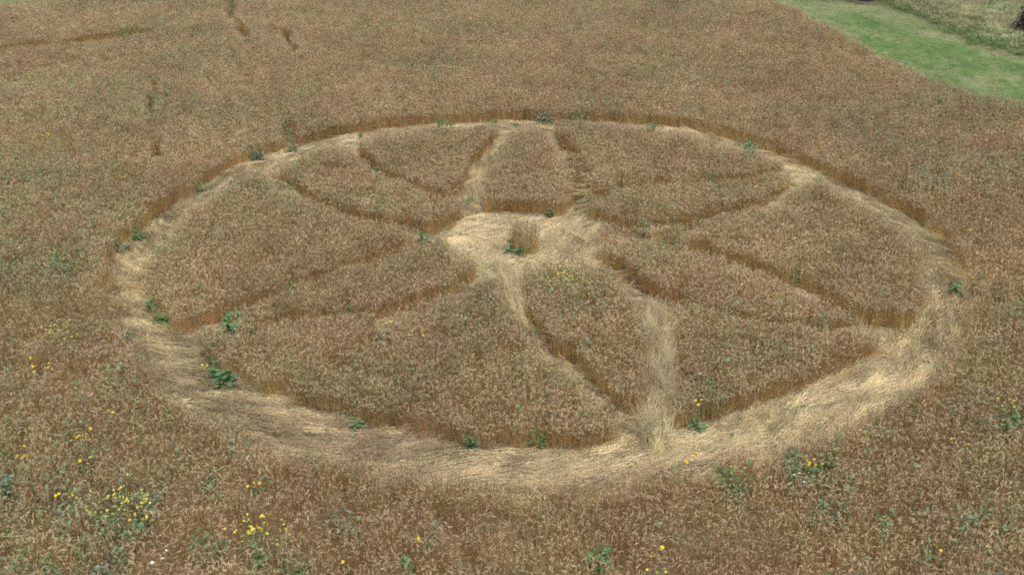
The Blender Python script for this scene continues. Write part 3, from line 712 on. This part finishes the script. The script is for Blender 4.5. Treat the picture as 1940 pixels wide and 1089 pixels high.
# chaff and broken straw trodden into the ground under the laid stalks
k5 = slice(None, None, 2); sub = (SD < -.02) & (RR < RO+.05); xs_ = gx[k5]; sb_ = sub[k5, k5]; V_ = []; F_ = []; ix_ = {}
def vid(i, j):
    if (i, j) not in ix_:
        ix_[(i, j)] = len(V_); V_.append((xs_[i], xs_[j], .022+.012*float(fbm(np.array([xs_[i]]), np.array([xs_[j]]), .5, 0)[0])))
    return ix_[(i, j)]
for i in range(len(xs_)-1):
    for j in range(len(xs_)-1):
        if sb_[i, j]: F_.append((vid(i, j), vid(i+1, j), vid(i+1, j+1), vid(i, j+1)))
me = bpy.data.meshes.new('trodden_straw'); me.from_pydata(V_, [], F_); me.materials.append(M_chaff)
for p_ in me.polygons: p_.use_smooth = True
o = link(bpy.data.objects.new('trodden_straw_ground', me)); o['kind'] = 'structure'
# half-fallen stalks leaning out from the edges of the standing wheat over the straw
X, Y = grid_pts(-14, 14, -14, 14, .17); sdv = look(SD, X, Y, -9)
ok = (sdv > -.12) & (sdv < .10) & (vnoise(X, Y, .7, 1) > .55) & (look(RR, X, Y, 99) > 1.2) & ((look(PB, X, Y, 9) > .3) | (rng.random(len(X)) < .25)); ok &= look(RR, X, Y, 99) > 3.2; X, Y = X[ok], Y[ok]; n = len(X)
gx_, gy_ = look(GRX, X, Y, 0), look(GRY, X, Y, 0); tn = np.arctan2(Y-CEN[1], X-CEN[0])+np.pi/2
az = np.arctan2(-gy_, -gx_)+rng.normal(0, .5, n); az = np.arctan2(np.sin(az)+.7*np.sin(tn), np.cos(az)+.7*np.cos(tn))
rot = tilt_euler(az, rng.uniform(.45, 1.15, n), rng.uniform(0, 6.283, n)); s = rng.uniform(.85, 1.1, n)
o = scatter('leaning_stalks', np.stack([X, Y], -1), rot, np.stack([s*.8, s*.8, s], -1), rng.integers(0, src['wheat_bunch'][1], n), 'wheat_bunch')
tag(o, 'half fallen golden stalks leaning out of the standing wheat over the straw', 'leaning wheat', kind='stuff'); print('leaning', n)

# ------------------------------------------------------------------ ground, lawn and bank
def sheet(name, xs, ys, zf, mat):
    Xg, Yg = np.meshgrid(xs, ys, indexing='ij'); Z = zf(Xg.ravel(), Yg.ravel()); nx, ny = len(xs), len(ys)
    v = np.stack([Xg.ravel(), Yg.ravel(), Z], -1); f = [(i*ny+j, (i+1)*ny+j, (i+1)*ny+j+1, i*ny+j+1) for i in range(nx-1) for j in range(ny-1)]
    me = bpy.data.meshes.new(name); me.from_pydata(v.tolist(), [], f); me.materials.append(mat)
    for p_ in me.polygons: p_.use_smooth = True
    o = link(bpy.data.objects.new(name, me)); o['kind'] = 'structure'; return o
sheet('ground', np.array([-900, -60, 60, 900.]), np.array([-300, -20, 80, 1200.]), lambda x, y: np.zeros_like(x), M_soil)
bank_l = unproj([(1600,-30),(1690,18),(1745,38),(1790,62),(1850,88),(1900,102),(1990,118)])
bd = bank_l[-1]-bank_l[-2]; bd /= np.linalg.norm(bd); be = bank_l[0]-bank_l[1]; be /= np.linalg.norm(be)
bank_l = np.vstack([bank_l[0]+be*60, bank_l, bank_l[-1]+bd*50])
def bank_sd(x, y): return side(x, y, bank_l)          # positive beyond the foot of the bank
def zlawn(x, y):
    b = np.clip((bank_sd(x, y)+.2)/1.6, 0, 1); b = b*b*(3-2*b)
    return b*(.32+.25*(fbm(x, y, 3., 1)-.4))+.06*(fbm(x, y, 6., 0)-.5)*np.clip(-field_sd(x, y)/3, 0, 1)
def strip(name, cond, z0, mat, step=.5):
    xs = np.arange(0, 62, step); ys = np.arange(0, 84, step); Xg, Yg = np.meshgrid(xs, ys, indexing='ij'); Z = zlawn(Xg.ravel(), Yg.ravel())+z0
    ins = cond(Xg.ravel(), Yg.ravel()); ny = len(ys); f = []
    for i in range(len(xs)-1):
        for j in range(ny-1):
            q = (i*ny+j, (i+1)*ny+j, (i+1)*ny+j+1, i*ny+j+1)
            if ins[list(q)].any(): f.append(q)
    used = np.unique(np.array(f)); mp = {int(a): k for k, a in enumerate(used)}
    me = bpy.data.meshes.new(name); me.from_pydata(np.stack([Xg.ravel(), Yg.ravel(), Z], -1)[used].tolist(), [], [tuple(mp[a] for a in q) for q in f]); me.materials.append(mat)
    for p_ in me.polygons: p_.use_smooth = True
    o = link(bpy.data.objects.new(name, me)); o['kind'] = 'structure'; return o
bsg = np.sign(bank_sd(np.array([0.]), np.array([0.])))[0]; print('BANK SIGN', bsg)
strip('lawn', lambda x, y: (-side(x, y, edge_r) < .1) & (bank_sd(x, y)*-bsg < .3), .03, M_lawn)
strip('bank', lambda x, y: bank_sd(x, y)*-bsg > 0.0, .036, M_bank)
# lawn beyond the far left corner
me = bpy.data.meshes.new('far_lawn'); nrm = np.array([-fd[1], fd[0]])
c0 = [edge_f[0], edge_f[-1], edge_f[-1]+nrm*60, edge_f[0]+nrm*60]
me.from_pydata([(a, b, .03) for a, b in c0], [], [(0, 1, 2, 3)]); me.materials.append(M_lawn)
o = link(bpy.data.objects.new('far_lawn', me)); o['kind'] = 'structure'
# blades of grass
X, Y = grid_pts(2, 60, 2, 82, .30); ok = in_view(X, Y, 3, 40) & (-side(X, Y, edge_r) < -.05) & (bank_sd(X, Y)*-bsg < .1); X, Y = X[ok], Y[ok]; n = len(X)
eu = edge_r[4]-edge_r[3]; eu = eu/np.linalg.norm(eu); ul = X*eu[0]+Y*eu[1]; vl = -X*eu[1]+Y*eu[0]
dry = .5+1.25*(fbm(ul*.45, vl*1.1, 2.6, 2)-.5)+.22*np.exp(-((-side(X, Y, edge_r)+.4)/.35)**2)
along = -side(X, Y, edge_r)
dry = dry+.12*np.clip((-along-3.2+2*(vnoise(X, Y, 4., 1)-.5))/2.0, 0, 1)-.03
isd = dry+rng.normal(0, .05, n) > .555
s = rng.uniform(.7, 1.2, n)
for nm, k, sn_, lb_ in (('lawn_grass', ~isd, 'turf_tuft', 'short green mown grass on the strip beside the field'), ('dry_lawn_grass', isd, 'dry_turf_tuft', 'straw coloured dry patches in the mown strip beside the field')):
    o = scatter(nm, np.stack([X[k], Y[k]], -1), tilt_euler(np.zeros(k.sum()), np.zeros(k.sum()), rng.uniform(0, 6.28, k.sum())), np.repeat(s[k][:, None], 3, 1), rng.integers(0, src[sn_][1], k.sum()), sn_, zlawn(X[k], Y[k])+.03)
    tag(o, lb_, 'grass', kind='stuff')
X, Y = grid_pts(2, 60, 2, 82, .30); bs_ = bank_sd(X, Y)*-bsg; ok = in_view(X, Y, 3, 60) & (bs_ > -.1+.5*(vnoise(X, Y, 1.2, 0)-.5)); X, Y, bs_ = X[ok], Y[ok], bs_[ok]; n = len(X)
gr = (fbm(X, Y, 3.2, 0)+rng.normal(0, .05, n) > .60) | (bs_ < .3)
for nm, k, sn_, lb_ in (('rough_grass', ~gr, 'rough_tuft', 'long straw coloured rough grass on the bank beyond the mown strip'), ('green_bank_grass', gr, 'green_tuft', 'darker green tussocks along the foot of the grassy bank')):
    s = rng.uniform(.5, 1.1, k.sum())
    o = scatter(nm, np.stack([X[k], Y[k]], -1), tilt_euler(rng.uniform(0, 6.28, k.sum()), rng.uniform(0, .3, k.sum()), rng.uniform(0, 6.28, k.sum())), np.stack([s*1.1, s*1.1, s], -1), rng.integers(0, src[sn_][1], k.sum()), sn_, zlawn(X[k], Y[k])+.03)
    tag(o, lb_, 'rough grass', kind='stuff')
# pale ragged verge between the crop and the mown strip
X, Y = grid_pts(2, 60, 2, 82, .24); ev = -side(X, Y, edge_r); ok = in_view(X, Y, 3, 40) & (ev < -.0) & (ev > -.75*vnoise(X, Y, 1.4, 0)-.1); X, Y = X[ok], Y[ok]; n = len(X)
s = rng.uniform(.35, .9, n)
o = scatter('verge_grass', np.stack([X, Y], -1), tilt_euler(rng.uniform(0, 6.28, n), rng.uniform(0, .4, n), rng.uniform(0, 6.28, n)), np.stack([s, s, s], -1), rng.integers(0, src['rough_tuft'][1], n), 'rough_tuft')
tag(o, 'ragged pale verge of dry grass between the crop and the mown strip', 'rough grass', kind='stuff')
# green undergrowth between the stalks
X, Y = grid_pts(-40, 40, -18, 60, .255); ok = in_view(X, Y, 2, 20) & (field_sd(X, Y) > .2); X, Y = X[ok], Y[ok]
P = project(np.stack([X, Y, np.full_like(X, .4)], -1)); g = fbm(X, Y, 3.6, 1)
leftness = np.clip(1-P[:, 0]/900, 0, 1)
sdv = look(SD, X, Y, 9); laidk = sdv < 0
prob = np.clip((g-.50+.14*leftness)*2.4, 0, .7)+.035; prob = np.where(laidk, prob*.5+.015, prob); prob = np.where(np.abs(sdv) < .12, prob+.10, prob)
ok = rng.random(len(X)) < prob; X, Y, laidk = X[ok], Y[ok], laidk[ok]; n = len(X)
iv = np.where(laidk, 3, rng.choice([0, 1, 2, 2, 1], n)); s = rng.uniform(.85, 1.45, n)
o = scatter('undergrowth', np.stack([X, Y], -1), tilt_euler(np.zeros(n), np.zeros(n), rng.uniform(0, 6.28, n)), np.repeat(s[:, None], 3, 1), iv, 'undergrowth_sprig')
tag(o, 'small green weeds growing thinly between the wheat stalks', 'weeds', kind='stuff'); print('undergrowth', n)

# ------------------------------------------------------------------ weeds
def leafy(n, rad, h, mat, name, broad=.25, lmin=.07, lmax=.16):
    """a leafy weed: several stems, each set with blade leaves"""
    mb = MB(); ns = max(3, n//7)
    for k in range(ns):
        a = random.uniform(0, 6.283); r = rad*math.sqrt(random.random()); bx, by = r*math.cos(a)*.5, r*math.sin(a)*.5; tx, ty = r*math.cos(a), r*math.sin(a); hh = h*random.uniform(.6, 1.1)
        mb.tube([(bx, by, 0), ((bx+tx)/2, (by+ty)/2, hh*.55), (tx, ty, hh)], [.005, .004, .002], 3, 0, [0, .3, .6])
        for j in range(n//ns+1):
            t = random.uniform(.15, 1.0); b = Vector((bx+(tx-bx)*t, by+(ty-by)*t, hh*t)); az = random.uniform(0, 6.283); an = random.uniform(.5, 1.5); l = random.uniform(lmin, lmax)*(1.25-.6*t)
            d = Vector((math.cos(az)*math.sin(an), math.sin(az)*math.sin(an), math.cos(an))); d2 = Vector((math.cos(az), math.sin(az), -.4)).normalized()
            p1 = b+d*l*.35; p2 = p1+(d+d2).normalized()*l*.35; p3 = p2+d2*l*.3; w_ = l*broad*.5
            mb.ribbon([b, p1, p2, p3], [w_*.25, w_, w_*.85, w_*.08], (-math.sin(az), math.cos(az), random.uniform(-.3, .3)), 0, [.2, .5, .8, 1])
    return mb.mesh(name, [mat])
def stems(n, rad, h, mat, name):
    """thin branching stems with few narrow leaves; returns mesh and tips"""
    mb = MB(); tips = []
    for k in range(n):
        a = random.uniform(0, 6.283); r = rad*math.sqrt(random.random()); tx, ty = r*math.cos(a), r*math.sin(a); hh = h*random.uniform(.82, 1.08)
        mid = Vector((tx*.6, ty*.6, hh*.6)); tip = Vector((tx, ty, hh))
        mb.tube([(tx*.3, ty*.3, 0), mid, tip], [.0035, .003, .0018], 3, 0, [0, .4, .8]); tips.append(tip)
        for j in range(2):
            q = mid.lerp(tip, random.uniform(0, .7)); e = q+Vector((random.gauss(0, .05), random.gauss(0, .05), random.uniform(.05, .12))); mb.tube([q, e], [.002, .0013], 3, 0, [.5, .9]); tips.append(e)
        for j in range(5):
            t = random.uniform(.2, .9); b = Vector((tx*t, ty*t, hh*t)); az = random.uniform(0, 6.283); l = random.uniform(.04, .10)
            d = Vector((math.cos(az), math.sin(az), random.uniform(-.2, .6))).normalized(); mb.ribbon([b, b+d*l*.5, b+d*l], [l*.06, l*.13, l*.02], (-math.sin(az), math.cos(az), .1), 0, [.3, .6, 1])
    return mb.mesh(name, [mat]), tips
def flower_mesh(name, rad, mat):
    mb = MB(); b = 0
    for k in range(10):                                        # ray petals
        a = 2*math.pi*k/10; d = Vector((math.cos(a), math.sin(a), .12)); s = (-math.sin(a), math.cos(a), 0)
        mb.ribbon([d*rad*.2, d*rad*.65, d*rad], [rad*.12, rad*.30, rad*.16], s, 0, [0, .6, 1])
    for k in range(8):                                         # domed disc
        a0, a1 = 2*math.pi*k/8, 2*math.pi*(k+1)/8; i = len(mb.v); q = rad*.34
        mb.v += [(q*math.cos(a0), q*math.sin(a0), rad*.08), (q*math.cos(a1), q*math.sin(a1), rad*.08), (0, 0, rad*.28)]; mb.t += [0, 0, 0]; mb.f.append((i, i+1, i+2)); mb.m.append(0)
    return mb.mesh(name, [mat])
FL = {'y': [flower_mesh('yellow_flower', .031, M_yellow), flower_mesh('yellow_flower', .024, M_yellow)], 'o': [flower_mesh('orange_flower', .028, M_orange)], 'w': [flower_mesh('white_flower', .022, M_white)], 'p': [flower_mesh('pale_flower', .018, M_pyel), flower_mesh('pale_flower', .023, M_pyel)]}
def empty(name, loc):
    o = bpy.data.objects.new(name, None); o.location = loc; o.empty_display_size = .2; return link(o)
def flowering(px, py, n, label, col='y', wid=.22, z=.85, leaves=True, cat='wild flower', name='yellow_wildflower', green=None):
    x, y = unproj([(px, py)], z)[0]; gr = green or random.choice((M_green, M_bluegreen))
    e = empty(name, (x, y, 0)); me, tips = stems(max(3, (n+1)//2), wid, z, gr, name+'_stem')
    tag(link(bpy.data.objects.new('stem', me), e))
    if leaves: link(bpy.data.objects.new('foliage', leafy(16, wid*.9, z*.78, gr, name+'_foliage')), e)
    random.shuffle(tips)
    top = sorted(tips, key=lambda q: -q.z)[:max(n, 1)]
    for t in top:
        f = bpy.data.objects.new('flower_head', random.choice(FL[col])); f.location = t; f.rotation_euler = (random.gauss(0, .35)+.2, random.gauss(0, .35), random.uniform(0, 6)); s = random.uniform(.8, 1.2); f.scale = (s, s, s); link(f, e)
    tag(e, label, cat, 'yellow wild flowers in the wheat' if col in 'yo' else None); return e
def pale_patch(px, py, wid, n, label, z=.84):
    x, y = unproj([(px, py)], z)[0]; e = empty('pale_flowering_weed', (x, y, 0)); me, tips = stems(int(14*wid/.4), wid, z, M_pale, 'pale_weed_stem')
    link(bpy.data.objects.new('stem', me), e)
    link(bpy.data.objects.new('foliage', leafy(int(50*wid/.4), wid*.9, z*.85, random.choice((M_pale, M_bluegreen)), 'pale_weed_foliage', .2, .05, .11)), e)
    for t in random.sample(tips, min(n, len(tips))):
        f = bpy.data.objects.new('flower_head', random.choice(FL['p'])); f.location = t+Vector((0, 0, random.uniform(0, .05))); f.rotation_euler = (random.gauss(0, .4)+.2, random.gauss(0, .4), 0); link(f, e)
    tag(e, label, 'flowering weed', 'pale flowering weeds in the wheat'); return e
def green_weed(px, py, wid, h, n, label, mat=None, zc=None):
    zc = h*.75 if zc is None else zc
    x, y = unproj([(px, py)], zc)[0]; mat = mat or random.choice((M_green, M_bluegreen))
    o = link(bpy.data.objects.new('leafy_weed', leafy(n, wid*1.1, h, mat, 'leafy_weed', random.choice((.36, .46, .56)), .10, .24))); o.location = (x, y, 0)
    tag(o, label, 'weed', 'leafy green weeds in the wheat'); return o

for px, py, n, lb_ in flowers: flowering(px, py, n, lb_, wid=.10+.017*n, leaves=n > 3)
flowering(195, 192, 7, 'orange flower clump in the far left wheat with bluish leaves', 'o', .3, name='orange_wildflower')
flowering(692, 322, 5, 'orange flowers on the upper left petal beside a green gap', 'o', .25, name='orange_wildflower')
flowering(1525, 892, 6, 'white flowers and dark leaves in the near right wheat below the ring', 'w', .26, .66, name='white_wildflower', green=M_green)
flowering(1540, 878, 7, 'yellow flowers mixed with white ones in the near right wheat', 'y', .28)
flowering(300, 1046, 5, 'white flower tops close to the bottom edge at the left', 'w', .22, name='white_wildflower')
for a in patches: pale_patch(*a)
for a in weeds:
    px, py, wd, hh, n, lb_ = a[:6]
    if hh >= .6: hh += .14
    n = int(n*1.7)
    green_weed(px, py, wd, hh, n, lb_, a[6])

# ------------------------------------------------------------------ trees at the top right
def conifer(loc, h, rad, label, skirt=.15, trunk_r=.14):
    e = empty('conifer_tree', loc); mb = MB(); k = [0, .3, .7, 1]
    mb.tube([(0, 0, -.15), (.02, 0, h*.3), (0, .03, h*.7), (0, 0, h)], [trunk_r*1.2, trunk_r, trunk_r*.6, .02], 12, 0, k)
    link(bpy.data.objects.new('trunk', mb.mesh('conifer_trunk', [M_bark])), e)
    mb = MB()
    for i in range(2600):
        t = random.random()**1.25; z = skirt+t*(h-skirt); r = rad*(1-t)**.75*random.uniform(.35, 1.08)+.05; a = random.uniform(0, 6.283); lump = 1+.18*math.sin(a*5+z*6)
        b = Vector((r*lump*math.cos(a), r*lump*math.sin(a), z)); az = a+random.gauss(0, .5); d = Vector((math.cos(az), math.sin(az), random.uniform(-.7, .5))).normalized(); l = random.uniform(.10, .24)
        mb.ribbon([b, b+d*l*.5, b+d*l], [.02, .045, .006], (-math.sin(az), math.cos(az), random.uniform(-.6, .6)), 0, [0, .5, 1])
    link(bpy.data.objects.new('crown', mb.mesh('conifer_crown', [M_needle])), e)
    return tag(e, label, 'tree')
def bare_ring(loc, r):
    n = 28; v = [(0, 0, .045)]+[(r*(1+.12*math.sin(3*a)+.06*math.sin(7*a))*math.cos(a), r*(1+.1*math.cos(2*a))*math.sin(a), .012) for a in np.linspace(0, 2*math.pi, n, endpoint=False)]
    me = bpy.data.meshes.new('bare_soil'); me.from_pydata(v, [], [(0, i+1, (i+1) % n+1) for i in range(n)]); me.materials.append(M_earth); o = link(bpy.data.objects.new('bare_soil', me)); o.location = loc; o['kind'] = 'structure'
x, y = unproj([(1642, 4)])[0]; z = float(zlawn(np.array([x]), np.array([y]))[0])
bare_ring((x, y, z+.05), 1.15)
e = empty('broadleaf_tree', (x, y, z)); mb = MB()
zs = [-.1, .05, .3, 1., 2.2, 3.4, 4.6]; mb.tube([(.02*i*(-1)**i, .03*i, q) for i, q in enumerate(zs)], [.52, .44, .40, .37, .33, .26, .14], 18, 0, [0]*7)
for i in range(9):
    a = i*2.4; b = Vector((0, 0, 2.0+.28*i)); c = b+Vector((math.cos(a)*1.5, math.sin(a)*1.5, 1.2)); mb.tube([b, b.lerp(c, .5)+Vector((0, 0, -.1)), c], [.12, .08, .03], 7, 0, [0]*3)
link(bpy.data.objects.new('trunk', mb.mesh('broadleaf_trunk', [M_bark])), e)
mb = MB()
for i in range(9000):
    cl = random.Random(i % 60); ca = cl.uniform(0, 6.28); cr_ = 2.1*math.sqrt(cl.random()); cz = 3.2+3.2*cl.random(); q = Vector((random.gauss(0, .38), random.gauss(0, .38), random.gauss(0, .32)))
    b = Vector((cr_*math.cos(ca), cr_*math.sin(ca), cz))+q; az = random.uniform(0, 6.28); d = Vector((math.cos(az), math.sin(az), random.uniform(-.6, .4))).normalized(); l = random.uniform(.08, .15)
    mb.ribbon([b, b+d*l*.5, b+d*l], [.01, l*.3, .004], (-math.sin(az), math.cos(az), random.uniform(-.6, .6)), 0, [0, .5, 1])
link(bpy.data.objects.new('crown', mb.mesh('broadleaf_crown', [M_green])), e)
tag(e, 'dark tree trunk in a ring of bare soil on the grass at the top edge', 'tree')
x, y = unproj([(1953, 76)])[0]; z = float(zlawn(np.array([x]), np.array([y]))[0])
bare_ring((x, y, z+.06), 1.0)
conifer((x, y, z), 2.6, .85, 'dark green conifer on the rough bank, cut by the right photo edge')
